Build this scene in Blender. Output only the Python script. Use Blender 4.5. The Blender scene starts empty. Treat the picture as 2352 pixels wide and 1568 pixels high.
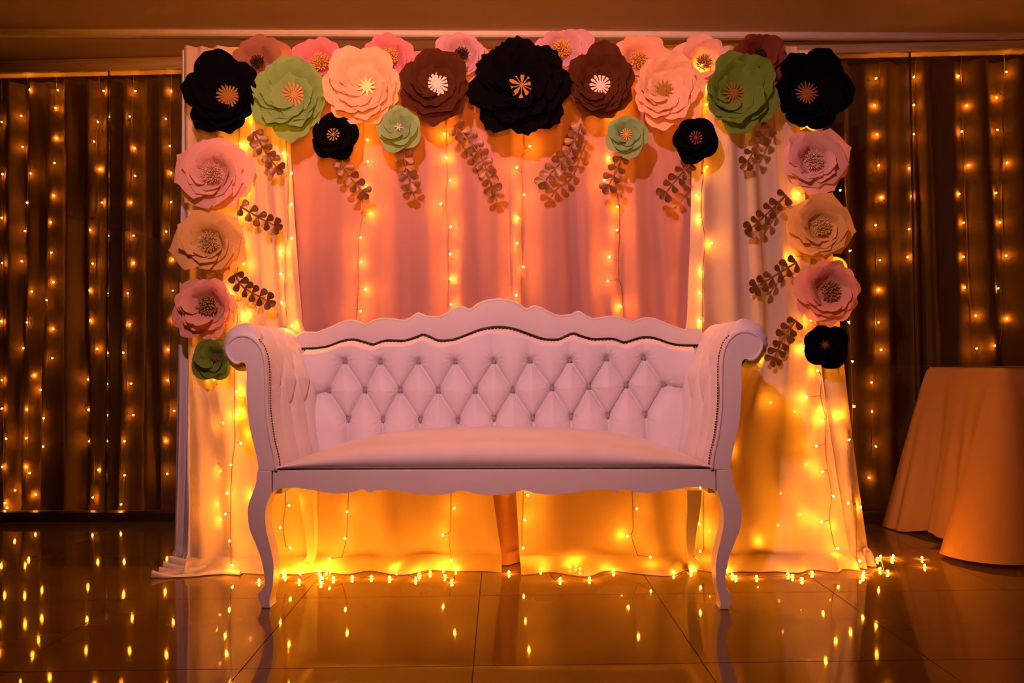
import bpy, bmesh, math, random
import numpy as np
from mathutils import Matrix, Vector, Euler

# ------------------------------------------------------------------ camera, world, lights, exposure
PI = math.pi
SC = bpy.context.scene
COL = SC.collection
W, H = 2352.0, 1568.0
F = 1770.0                      # focal length in pixels of the 2352 frame
CAM = Vector((0.0, 0.0, 0.793))
ROT = (Matrix.Rotation(math.radians(-0.87), 3, 'Z') @ Matrix.Rotation(PI/2 + math.radians(1.456), 3, 'X')
       @ Matrix.Rotation(math.radians(-0.40), 3, 'Z'))
cd = bpy.data.cameras.new('camera')
cd.sensor_width = 36.0
cd.lens = 36.0*F/W
cd.clip_start = 0.05
cam = bpy.data.objects.new('camera', cd)
cam.matrix_world = Matrix.Translation(CAM) @ ROT.to_4x4()
COL.objects.link(cam)
SC.camera = cam

world = bpy.data.worlds.new('night')
SC.world = world
world.use_nodes = True
bg = world.node_tree.nodes['Background']
bg.inputs[0].default_value = (1.0, 0.30, 0.06, 1)
bg.inputs[1].default_value = 0.012

def spot(name, loc, target, power, colour, angle, blend, radius):
    ld = bpy.data.lights.new(name, 'SPOT')
    ld.energy = power; ld.color = colour; ld.spot_size = math.radians(angle); ld.spot_blend = blend
    ld.shadow_soft_size = radius
    o = bpy.data.objects.new(name, ld)
    o.location = loc
    o.rotation_euler = (Vector(target)-Vector(loc)).to_track_quat('-Z', 'Y').to_euler()
    COL.objects.link(o)
    return o
KEY = spot('stage_spotlight', (-0.42, 0.50, 2.27), (0.0, 2.85, 1.42), 205.0, (1.0, 0.45, 0.51), 84, 1.0, 0.04)
WASH = spot('ceiling_fill', (0.1, -0.6, 1.0), (-0.25, 2.3, 2.36), 520.0, (1.0, 0.27, 0.012), 52, 1.0, 0.15)  # unseen orange fill, added to brighten the ceiling
REDW = spot('red_room_light', (2.9, -0.4, 1.7), (2.4, 3.7, 1.1), 42.0, (1.0, 0.17, 0.0), 62, 1.0, 0.12)

SC.view_settings.view_transform = 'Standard'
SC.view_settings.look = 'None'
SC.view_settings.exposure = 0.0
SC.view_settings.gamma = 1.0
SC.view_settings.use_curve_mapping = False
SC.cycles.use_denoising = True
SC.cycles.sample_clamp_indirect = 4.0
SC.cycles.max_bounces = 5
SC.cycles.diffuse_bounces = 2
SC.cycles.glossy_bounces = 3
SC.cycles.transmission_bounces = 2
SC.cycles.transparent_max_bounces = 12
SC.cycles.use_adaptive_sampling = True
SC.cycles.adaptive_threshold = 0.18
SC.cycles.adaptive_min_samples = 8

BULB_STRENGTH = 490.0

# ------------------------------------------------------------------ helpers
def ray(px, py):
    return ROT @ Vector(((px-W/2)/F, -(py-H/2)/F, -1.0))
def P(px, py, Y):
    d = ray(px, py)
    return CAM + d*((Y-CAM.y)/d.y)
def PF(px, py, z=0.0):
    d = ray(px, py)
    return CAM + d*((z-CAM.z)/d.z)

def mesh_obj(name, verts, faces, mat, parent=None, smooth=False):
    me = bpy.data.meshes.new(name)
    me.from_pydata([tuple(v) for v in verts], [], faces)
    if mat: me.materials.append(mat)
    if smooth: me.polygons.foreach_set('use_smooth', [True]*len(me.polygons))
    me.update()
    o = bpy.data.objects.new(name, me)
    COL.objects.link(o)
    if parent: o.parent = parent
    return o
def bm_obj(name, bm, mat, parent=None, smooth=False):
    bmesh.ops.recalc_face_normals(bm, faces=bm.faces)
    me = bpy.data.meshes.new(name)
    bm.to_mesh(me); bm.free()
    if mat: me.materials.append(mat)
    if smooth: me.polygons.foreach_set('use_smooth', [True]*len(me.polygons))
    o = bpy.data.objects.new(name, me)
    COL.objects.link(o)
    if parent: o.parent = parent
    return o
def link_mesh(name, me, parent=None, mat=None):
    o = bpy.data.objects.new(name, me)
    COL.objects.link(o)
    if parent: o.parent = parent
    if mat:
        o.material_slots[0].link = 'OBJECT'
        o.material_slots[0].material = mat
    return o
def empty(name, loc=(0, 0, 0), rot=(0, 0, 0)):
    o = bpy.data.objects.new(name, None)
    o.empty_display_size = 0.05
    o.location = loc; o.rotation_euler = rot
    COL.objects.link(o)
    return o
def tag(o, label=None, cat=None, group=None, kind=None):
    if label: o['label'] = label
    if cat: o['category'] = cat
    if group: o['group'] = group
    if kind: o['kind'] = kind
    return o
def add_box(bm, x0, x1, y0, y1, z0, z1):
    vs = [bm.verts.new((x, y, z)) for x in (x0, x1) for y in (y0, y1) for z in (z0, z1)]
    for f in ((0, 1, 3, 2), (4, 6, 7, 5), (0, 4, 5, 1), (2, 3, 7, 6), (0, 2, 6, 4), (1, 5, 7, 3)):
        bm.faces.new([vs[i] for i in f])
def grid_faces(nu, nv):
    return [(j*nu+i, j*nu+i+1, (j+1)*nu+i+1, (j+1)*nu+i) for j in range(nv-1) for i in range(nu-1)]
def catmull(pts, n=6, closed=False):
    pts = [Vector(p) for p in pts]
    out = []
    m = len(pts)
    for i in range(m if closed else m-1):
        if closed:
            a, b, c, d = pts[(i-1) % m], pts[i], pts[(i+1) % m], pts[(i+2) % m]
        else:
            a, b, c, d = pts[max(i-1, 0)], pts[i], pts[i+1], pts[min(i+2, m-1)]
        for k in range(n):
            t = k/n
            out.append(0.5*((2*b)+(c-a)*t+(2*a-5*b+4*c-d)*t*t+(3*b-a-3*c+d)*t**3))
    if not closed: out.append(pts[-1])
    return out
def resample(pts, n):
    a = np.array([list(p) for p in pts])
    d = np.concatenate([[0], np.cumsum(np.linalg.norm(np.diff(a, axis=0), axis=1))])
    t = np.linspace(0, d[-1], n)
    return np.stack([np.interp(t, d, a[:, k]) for k in range(a.shape[1])], axis=1)
def tube(bm, pts, r, sides=5, cap=True):
    pts = [Vector(p) for p in pts]
    rings = []
    for i, p in enumerate(pts):
        d = (pts[min(i+1, len(pts)-1)]-pts[max(i-1, 0)])
        if d.length < 1e-9: d = Vector((0, 0, 1))
        d.normalize()
        u = d.orthogonal() if i == 0 else (u - d*u.dot(d))
        if u.length < 1e-6: u = d.orthogonal()
        u.normalize(); v = d.cross(u)
        rr = r(i/(len(pts)-1)) if callable(r) else r
        rings.append([bm.verts.new(p+(u*math.cos(2*PI*k/sides)+v*math.sin(2*PI*k/sides))*rr) for k in range(sides)])
    for a, b in zip(rings, rings[1:]):
        for k in range(sides):
            bm.faces.new((a[k], a[(k+1) % sides], b[(k+1) % sides], b[k]))
    if cap:
        bm.faces.new(rings[0][::-1]); bm.faces.new(rings[-1])
def prism(name, outline, y0, y1, mat, parent, bevel=0.0, segs=2, smooth=False):
    """outline of (x, z) pairs extruded from y0 to y1"""
    bm = bmesh.new()
    a = [bm.verts.new((p[0], y0, p[1])) for p in outline]
    b = [bm.verts.new((p[0], y1, p[1])) for p in outline]
    f0 = bm.faces.new(a); f1 = bm.faces.new(b[::-1])
    n = len(a)
    for i in range(n):
        bm.faces.new((a[i], b[i], b[(i+1) % n], a[(i+1) % n]))
    if bevel > 0:
        ed = list(set(list(f0.edges)+list(f1.edges)))
        bmesh.ops.bevel(bm, geom=ed, offset=bevel, segments=segs, affect='EDGES', profile=0.5, clamp_overlap=True)
    return bm_obj(name, bm, mat, parent, smooth)

# ------------------------------------------------------------------ materials
def nt_new(name):
    m = bpy.data.materials.new(name); m.use_nodes = True
    nt = m.node_tree; nt.nodes.clear()
    out = nt.nodes.new('ShaderNodeOutputMaterial')
    return m, nt, out
def principled(name, col, rough=0.6, metal=0.0, noise=0.06, nscale=12.0, bump=0.0, bscale=200.0, spec=0.4, sheen=0.0, stretch=(1, 1, 1)):
    m, nt, out = nt_new(name)
    b = nt.nodes.new('ShaderNodeBsdfPrincipled')
    b.inputs['Roughness'].default_value = rough
    b.inputs['Metallic'].default_value = metal
    b.inputs['Specular IOR Level'].default_value = spec
    if sheen: b.inputs['Sheen Weight'].default_value = sheen
    tc = nt.nodes.new('ShaderNodeTexCoord')
    mp = nt.nodes.new('ShaderNodeMapping'); mp.inputs['Scale'].default_value = stretch
    nt.links.new(tc.outputs['Object'], mp.inputs['Vector'])
    n = nt.nodes.new('ShaderNodeTexNoise'); n.inputs['Scale'].default_value = nscale; n.inputs['Detail'].default_value = 2
    nt.links.new(mp.outputs['Vector'], n.inputs['Vector'])
    r = nt.nodes.new('ShaderNodeValToRGB')
    r.color_ramp.elements[0].position = 0.3; r.color_ramp.elements[1].position = 0.7
    r.color_ramp.elements[0].color = tuple(c*(1-noise) for c in col)+(1,)
    r.color_ramp.elements[1].color = tuple(min(1, c*(1+noise)) for c in col)+(1,)
    nt.links.new(n.outputs['Fac'], r.inputs['Fac'])
    nt.links.new(r.outputs['Color'], b.inputs['Base Color'])
    if bump:
        n2 = nt.nodes.new('ShaderNodeTexNoise'); n2.inputs['Scale'].default_value = bscale
        nt.links.new(mp.outputs['Vector'], n2.inputs['Vector'])
        bp = nt.nodes.new('ShaderNodeBump'); bp.inputs['Strength'].default_value = bump; bp.inputs['Distance'].default_value = 0.004
        nt.links.new(n2.outputs['Fac'], bp.inputs['Height'])
        nt.links.new(bp.outputs['Normal'], b.inputs['Normal'])
    nt.links.new(b.outputs[0], out.inputs[0])
    return m
def fabric(name, col, translucent=0.25, transparent=0.0, noise=0.05, bump=0.25):
    """thin cloth: diffuse front, some light through it, some open weave"""
    m, nt, out = nt_new(name)
    tc = nt.nodes.new('ShaderNodeTexCoord')
    n = nt.nodes.new('ShaderNodeTexNoise'); n.inputs['Scale'].default_value = 6.0; n.inputs['Detail'].default_value = 2
    mp = nt.nodes.new('ShaderNodeMapping'); mp.inputs['Scale'].default_value = (3, 3, 0.6)
    nt.links.new(tc.outputs['Object'], mp.inputs['Vector']); nt.links.new(mp.outputs['Vector'], n.inputs['Vector'])
    r = nt.nodes.new('ShaderNodeValToRGB')
    r.color_ramp.elements[0].color = tuple(c*(1-noise) for c in col)+(1,)
    r.color_ramp.elements[1].color = tuple(min(1, c*(1+noise)) for c in col)+(1,)
    nt.links.new(n.outputs['Fac'], r.inputs['Fac'])
    d = nt.nodes.new('ShaderNodeBsdfDiffuse'); t = nt.nodes.new('ShaderNodeBsdfTranslucent'); tr = nt.nodes.new('ShaderNodeBsdfTransparent')
    nt.links.new(r.outputs['Color'], d.inputs['Color']); nt.links.new(r.outputs['Color'], t.inputs['Color'])
    if 0:
        wv = nt.nodes.new('ShaderNodeTexNoise'); wv.inputs['Scale'].default_value = 9.0; wv.inputs['Detail'].default_value = 3
        mp2 = nt.nodes.new('ShaderNodeMapping'); mp2.inputs['Scale'].default_value = (4, 4, 0.5)
        nt.links.new(tc.outputs['Object'], mp2.inputs['Vector']); nt.links.new(mp2.outputs['Vector'], wv.inputs['Vector'])
        bp = nt.nodes.new('ShaderNodeBump'); bp.inputs['Strength'].default_value = bump; bp.inputs['Distance'].default_value = 0.012
        nt.links.new(wv.outputs['Fac'], bp.inputs['Height'])
        nt.links.new(bp.outputs['Normal'], d.inputs['Normal']); nt.links.new(bp.outputs['Normal'], t.inputs['Normal'])
    m1 = nt.nodes.new('ShaderNodeMixShader'); m1.inputs[0].default_value = translucent
    nt.links.new(d.outputs[0], m1.inputs[1]); nt.links.new(t.outputs[0], m1.inputs[2])
    m2 = nt.nodes.new('ShaderNodeMixShader'); m2.inputs[0].default_value = transparent
    nt.links.new(m1.outputs[0], m2.inputs[1]); nt.links.new(tr.outputs[0], m2.inputs[2])
    nt.links.new(m2.outputs[0], out.inputs[0])
    return m
def emission(name, col, strength):
    m, nt, out = nt_new(name)
    e = nt.nodes.new('ShaderNodeEmission'); e.inputs[0].default_value = tuple(col)+(1,); e.inputs[1].default_value = strength
    m.cycles.emission_sampling = 'FRONT'
    nt.links.new(e.outputs[0], out.inputs[0])
    return m
def glass(name):
    m, nt, out = nt_new(name)
    t = nt.nodes.new('ShaderNodeBsdfTransparent'); t.inputs[0].default_value = (0.93, 0.92, 0.88, 1)
    g = nt.nodes.new('ShaderNodeBsdfGlossy'); g.inputs['Roughness'].default_value = 0.0
    fr = nt.nodes.new('ShaderNodeFresnel'); fr.inputs[0].default_value = 1.5
    mx = nt.nodes.new('ShaderNodeMixShader')
    nt.links.new(fr.outputs[0], mx.inputs[0]); nt.links.new(t.outputs[0], mx.inputs[1]); nt.links.new(g.outputs[0], mx.inputs[2])
    nt.links.new(mx.outputs[0], out.inputs[0])
    return m

M = {}
M['tile'] = principled('tile_glaze', (0.20, 0.12, 0.010), rough=0.05, noise=0.10, nscale=3.0, spec=0.8)
M['grout'] = principled('grout', (0.12, 0.08, 0.06), rough=0.9)
M['ceiling'] = principled('ceiling_paint', (0.62, 0.46, 0.31), rough=0.8, noise=0.04, nscale=3)
M['mould'] = principled('moulding_paint', (0.80, 0.74, 0.66), rough=0.45)
M['header'] = principled('header_wood', (0.62, 0.48, 0.32), rough=0.5, noise=0.2, nscale=8, stretch=(0.6, 4, 12))
M['frame'] = principled('window_metal', (0.05, 0.035, 0.03), rough=0.4, metal=0.3)
M['glass'] = glass('window_glass')
M['curtain'] = fabric('window_curtain_cloth', (0.155, 0.095, 0.036), 0.35, 0.0, bump=0.3)
M['drape'] = fabric('rose_drape_cloth', (0.53, 0.27, 0.24), 0.15, 0.0)
M['sheer'] = fabric('ivory_sheer_cloth', (0.86, 0.72, 0.54), 0.40, 0.03)
M['satin'] = fabric('white_satin_cloth', (0.82, 0.76, 0.74), 0.10, 0.0)
M['linen'] = fabric('table_linen', (0.62, 0.34, 0.10), 0.15, 0.0)
M['paint'] = principled('white_lacquer', (0.86, 0.76, 0.68), rough=0.38, noise=0.03, nscale=5, bump=0.03, bscale=60)
M['leather'] = principled('white_upholstery', (0.83, 0.77, 0.77), rough=0.5, noise=0.03, nscale=10, bump=0.06, bscale=500, sheen=0.2)
M['velvet'] = principled('cream_velvet', (0.86, 0.75, 0.68), rough=0.75, noise=0.05, nscale=6, bump=0.12, bscale=600, sheen=0.4)
M['button'] = principled('button_cloth', (0.36, 0.29, 0.31), rough=0.4)
M['nail'] = principled('dark_nailheads', (0.035, 0.015, 0.012), rough=0.3, metal=0.4)
M['wire'] = principled('string_wire', (0.20, 0.10, 0.04), rough=0.5)
M['socket'] = principled('bulb_socket', (0.75, 0.6, 0.4), rough=0.4)
M['bulb'] = emission('warm_bulb_glow', (1.0, 0.29, 0.012), BULB_STRENGTH)
M['gold'] = principled('gold_card', (0.56, 0.28, 0.055), rough=0.33, metal=0.6, noise=0.15, nscale=30)
M['copper'] = principled('copper_card', (0.21, 0.085, 0.018), rough=0.40, metal=0.30, noise=0.15, nscale=25)
M['pinkcard'] = principled('pale_pink_card', (0.95, 0.72, 0.66), rough=0.6)
M['paintedglow'] = principled('painted_yellow_glow', (0.90, 0.70, 0.25), rough=0.5)  # yellow standing in for the glow around a brown flower's heart
M['darkstamen'] = principled('dark_stamen_paper', (0.05, 0.02, 0.02), rough=0.8)
def paper(name, col):
    if name in M: return M[name]
    m, nt, out = nt_new(name)
    d = nt.nodes.new('ShaderNodeBsdfDiffuse'); t = nt.nodes.new('ShaderNodeBsdfTranslucent')
    tc = nt.nodes.new('ShaderNodeTexCoord')
    n = nt.nodes.new('ShaderNodeTexNoise'); n.inputs['Scale'].default_value = 40
    nt.links.new(tc.outputs['Object'], n.inputs['Vector'])
    r = nt.nodes.new('ShaderNodeValToRGB')
    r.color_ramp.elements[0].color = tuple(c*0.92 for c in col)+(1,)
    r.color_ramp.elements[1].color = tuple(min(1, c*1.06) for c in col)+(1,)
    nt.links.new(n.outputs['Fac'], r.inputs['Fac'])
    nt.links.new(r.outputs['Color'], d.inputs[0]); nt.links.new(r.outputs['Color'], t.inputs[0])
    mx = nt.nodes.new('ShaderNodeMixShader'); mx.inputs[0].default_value = 0.12 if max(col) > 0.05 else 0.0
    nt.links.new(d.outputs[0], mx.inputs[1]); nt.links.new(t.outputs[0], mx.inputs[2])
    nt.links.new(mx.outputs[0], out.inputs[0])
    M[name] = m
    return m

# ------------------------------------------------------------------ the setting
# floor of 60 cm glazed tiles on a grout bed
bm = bmesh.new(); add_box(bm, -5.0, 5.0, -2.2, 5.2, -0.06, -0.003)
floor = tag(bm_obj('floor', bm, M['grout']), kind='structure')
T = 0.6
bm = bmesh.new(); add_box(bm, -T/2+0.0016, T/2-0.0016, -T/2+0.0016, T/2-0.0016, -0.012, 0.0)
tile0 = bm_obj('tile', bm, M['tile'], floor)
first = True
for i in range(-8, 8):
    for j in range(-6, 5):
        x = -0.0755 + T*(i+0.5); y = 2.63 + T*(j+0.5)
        if first: o = tile0; first = False
        else: o = link_mesh('tile', tile0.data, floor)
        o.location = (x, y, 0)

# glazed wall, slightly out of square with the tiles
WY = lambda x: 3.83 - 0.058*x
WANG = -math.atan(0.058)
CEIL = 2.362
wall = tag(empty('window_1', (0, 3.83, 0), (0, 0, WANG)), kind='structure')
for i in range(-4, 4):
    x0 = i*1.005 + 0.01
    bm = bmesh.new(); add_box(bm, x0+0.003, x0+1.002, -0.004, 0.004, 0.045, 2.31)
    bm_obj('glass_pane', bm, M['glass'], wall)
for i in range(-4, 5):
    x0 = i*1.005+0.01
    bm = bmesh.new(); add_box(bm, x0-0.003, x0+0.003, -0.006, 0.006, 0.045, 2.355)
    bm_obj('pane_joint', bm, M['frame'], wall)
bm = bmesh.new(); add_box(bm, -4.1, 4.1, -0.03, 0.03, 0.0, 0.048)
bm_obj('bottom_rail', bm, M['frame'], wall)
head = tag(empty('trim_1', (0, 3.83, 0), (0, 0, WANG)), kind='structure')
bm = bmesh.new(); add_box(bm, -4.1, 4.1, -0.020, 0.06, 2.292, 2.332)
bmesh.ops.bevel(bm, geom=bm.edges[:], offset=0.003, segments=1, affect='EDGES')
bm_obj('lower_board', bm, M['header'], head)
bm = bmesh.new(); add_box(bm, -4.1, 4.1, -0.008, 0.06, 2.334, 2.356)
bm_obj('upper_board', bm, M['header'], head)
# a dark line where the header meets the ceiling, then the ceiling slab
bm = bmesh.new(); add_box(bm, -5.0, 5.0, -2.2, 4.9, CEIL, CEIL+0.12)
tag(bm_obj('ceiling', bm, M['ceiling']), kind='structure')
# ceiling moulding that frames the room, returning towards the camera on the left
def moulding(name, pts):
    prof = [(0, 0), (0, -0.020), (0.008, -0.026), (0.022, -0.026), (0.028, -0.014), (0.034, -0.014), (0.038, -0.020), (0.048, -0.020), (0.054, 0.0)]
    vs, fs = [], []
    n = len(prof)
    for k, (x, y) in enumerate(pts):
        d = Vector((0, 0))
        if k > 0: d += (Vector(pts[k])-Vector(pts[k-1])).normalized()
        if k < len(pts)-1: d += (Vector(pts[k+1])-Vector(pts[k])).normalized()
        d.normalize()
        nn = Vector((d.y, -d.x))
        s = 1.0
        if 0 < k < len(pts)-1:
            a = (Vector(pts[k])-Vector(pts[k-1])).normalized()
            s = 1.0/max(0.3, d.dot(a))
        for (u, h) in prof:
            vs.append((x-nn.x*u*s, y-nn.y*u*s, CEIL+h))
    for k in range(len(pts)-1):
        for i in range(n-1):
            fs.append((k*n+i, k*n+i+1, (k+1)*n+i+1, (k+1)*n+i))
    return tag(mesh_obj(name, vs, fs, M['mould']), kind='structure')
moulding('trim_2', [(-2.33, -2.0), (-2.33, 3.60), (3.4, 3.66)])

# ------------------------------------------------------------------ cloth panels
def cloth_panel(name, x0t, x1t, x0b, x1b, yt, yb, ztop, seed, mat, parent=None, nu=110, nv=70, amp=(0.010, 0.03), folds=(5, 13), puddle=0.08, pool=0.02, curve=1.6, fallx=None):
    rnd = random.Random(seed)
    comps = [(rnd.uniform(*folds), rnd.uniform(0, 6.28), rnd.uniform(0.4, 1.0)) for _ in range(5)]
    pc = [(rnd.uniform(9, 26), rnd.uniform(0, 6.28), rnd.uniform(0.4, 1)) for _ in range(4)]
    wsum = sum(c[2] for c in comps)
    vs = []
    nfl = 12
    for j in range(nv+nfl):
        if j < nv: v = j/(nv-1); fl = 0.0
        else: v = 1.0; fl = (j-nv+1)/nfl
        for i in range(nu):
            u = i/(nu-1)
            uu = u + 0.012*math.sin(7*u+3*v+seed)*v
            xt = x0t+(x1t-x0t)*uu; xb = x0b+(x1b-x0b)*uu
            k = v**curve
            x = xt+(xb-xt)*k
            if fallx: x += fallx(u, v)
            y = yt+(yb-yt)*k
            A = amp[0]+(amp[1]-amp[0])*v
            f = sum(c[2]*math.sin(2*PI*c[0]*uu+c[1]+0.7*math.sin(2.2*v+c[1])) for c in comps)/wsum*1.8
            f += 0.25*math.sin(2*PI*3.1*uu+9*v+seed)*v
            y += A*f
            z = ztop+(0.05-ztop)*v
            if fl > 0:
                g = sum(c[2]*math.sin(c[0]*uu*2+c[1]+fl*2) for c in pc)/2.5
                y -= puddle*(fl**0.8)*(1.0+0.35*g)
                z = 0.05*(1-fl)**2 + pool*max(0.0, math.sin(PI*min(1, fl*1.02)))*(0.8+0.6*g) + 0.003
                x += 0.01*g*fl
            vs.append((x, y, max(z, 0.002)))
    o = mesh_obj(name, vs, grid_faces(nu, nv+nfl), mat, parent, True)
    return o

# the rose cloth at the back of the arch hangs in two widths that part below the sofa
part_l = lambda u, v: 0.012*math.sin(6*v)*u
part_r = lambda u, v: (1-u)**6*0.05*max(0, v-0.55)/0.45
tag(cloth_panel('backdrop_drape', -0.93, 0.03, -1.00, 0.10, 3.10, 3.06, 2.05, 3, M['drape'], folds=(3, 9), amp=(0.009, 0.026), fallx=part_l, puddle=0.02),
    'dusty rose drape hanging behind the left half of the white sofa', 'drape', 'rose backdrop drapes')
tag(cloth_panel('backdrop_drape', 0.0, 0.90, 0.03, 0.95, 3.11, 3.06, 2.05, 8, M['drape'], folds=(3, 9), amp=(0.009, 0.026), fallx=part_r, puddle=0.02),
    'dusty rose drape hanging behind the right half of the white sofa', 'drape', 'rose backdrop drapes')
tag(cloth_panel('sheer_drape', -1.25, -0.84, -1.19, -0.66, 3.05, 2.99, 2.05, 14, M['sheer'], folds=(3, 8), amp=(0.012, 0.030), puddle=0.065, nu=180, fallx=lambda u, v: u**1.5*0.665*max(0.0, min(1.0, (v-0.56)/0.24))**1.3),
    'ivory sheer drape pleated down the left side of the flower arch', 'drape', 'ivory sheer drapes')
tag(cloth_panel('sheer_drape', 0.78, 1.20, 0.68, 1.34, 3.05, 2.96, 2.05, 21, M['sheer'], folds=(2, 7), amp=(0.012, 0.032), puddle=0.085, nu=180, fallx=lambda u, v: -(1-u)**1.5*(0.655-0.05*max(0, v-0.8)/0.2)*max(0.0, min(1.0, (v-0.56)/0.24))**1.3),
    'wide ivory sheer drape down the right side of the flower arch', 'drape', 'ivory sheer drapes')
tag(cloth_panel('sheer_drape', 1.12, 1.31, 1.14, 1.44, 3.09, 3.00, 2.05, 25, M['sheer'], folds=(1, 4), amp=(0.010, 0.03), puddle=0.06, nu=50),
    'narrow ivory sheer drape at the outer right edge of the arch', 'drape', 'ivory sheer drapes')
# narrow white satin fall on the left with its end bunched on the tiles
sat = tag(empty('satin_drape', (-1.25, 3.08, 0)), 'narrow white satin drape at the left edge with its hem bunched on tiles', 'drape')
o = cloth_panel('hanging_fall', -0.03, 0.055, -0.05, 0.055, 0.02, 0.0, 2.055, 31, M['satin'], sat, nu=40, folds=(1, 3), amp=(0.012, 0.03), puddle=0.03)
rnd = random.Random(5)
for k in range(5):
    vs = []
    nu, nv = 34, 12
    x0 = -0.05+0.02*k; ph = rnd.uniform(0, 6)
    for j in range(nv):
        for i in range(nu):
            u = i/(nu-1); v = j/(nv-1)
            a = PI*v
            rr = 0.020+0.010*math.sin(7*u+ph)
            vs.append((-0.035+0.30*u+0.01*math.sin(9*u+ph), -0.035-0.032*k+0.022*math.sin(5*u+ph)-rr*math.cos(a),
                       0.004+(0.028+0.016*math.sin(6*u+ph*2)-0.003*k)*math.sin(a)*(1-0.6*u)))
    mesh_obj('hem_fold', vs, grid_faces(nu, nv), M['satin'], sat, True)

# window curtains behind the glass
def wcurtain(x0, x1, seed, label, n):
    o = cloth_panel('window_curtain', x0, x1, x0, x1, 0, 0, 2.30, seed, M['curtain'], nu=int(260*(x1-x0)/1.6), nv=24,
                    amp=(0.036, 0.042), folds=(6*(x1-x0)/1.6, 16*(x1-x0)/1.6), puddle=0.02, pool=0.004)
    o.location = (0, 3.83+0.150, 0); o.rotation_euler = (0, 0, WANG)
    return tag(o, label, 'curtain', 'brown window curtains')
wcurtain(-4.0, -1.78, 41, 'brown sheer window curtain behind the glass at far left', 0)
wcurtain(-1.80, 0.05, 43, 'brown sheer window curtain just left of the flower arch', 1)
wcurtain(0.0, 2.12, 45, 'brown sheer window curtain just right of the flower arch', 2)
wcurtain(2.10, 4.0, 47, 'brown sheer window curtain behind the cloth covered table', 3)

# ------------------------------------------------------------------ sofa
FL, FR = PF(613, 1392), PF(1663, 1395)
SANG = math.atan2(FR.y-FL.y, FR.x-FL.x)
SO = (FL+FR)/2
sofa = tag(empty('sofa', (SO.x, SO.y, 0), (0, 0, SANG)), 'white tufted settee with scrolled arms, scalloped crest and cabriole legs', 'sofa')
SM = Matrix.Translation((SO.x, SO.y, 0)) @ Matrix.Rotation(SANG, 4, 'Z')
SMI = SM.inverted()
def SL(px, py, yl):
    c = SMI @ CAM
    d = SMI.to_3x3() @ ray(px, py)
    p = c + d*((yl-c.y)/d.y)
    return (p.x, p.z)
def mir(pts): return [(-p[0], p[1]) for p in pts][::-1]

# scrolled front panel of the arm
wood_in = [(636.5, 1080), (636, 1071), (632, 1043), (624, 1011), (618, 972), (614, 931), (613, 883), (611.6, 839), (607, 813), (599, 794), (586, 780), (570, 772), (551, 772), (535, 780), (525.5, 791), (523, 803), (529, 819), (541.5, 833), (553, 833)]
wood_out = [(560, 831), (565, 834), (568.5, 843), (569.5, 860), (569.5, 883), (571, 931), (576.5, 979), (586, 1020), (595, 1062), (596.5, 1080)]
wi = catmull([SL(a, b, -0.01) for a, b in wood_in], 5)
wo = catmull([SL(a, b, -0.01) for a, b in wood_out], 4)
arm_outline = [tuple(p) for p in wi]+[tuple(p) for p in wo]
pad_px = [(640, 1078), (636, 1045), (628, 1010), (622, 972), (619, 930), (618, 883), (617, 845), (613, 815), (606, 788), (592, 764), (570, 748), (546, 751), (527, 767), (519, 792), (523, 815), (537, 836), (555, 846), (572, 842)]
padp = catmull([SL(a, b, 0.05) for a, b in pad_px], 6)

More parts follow.
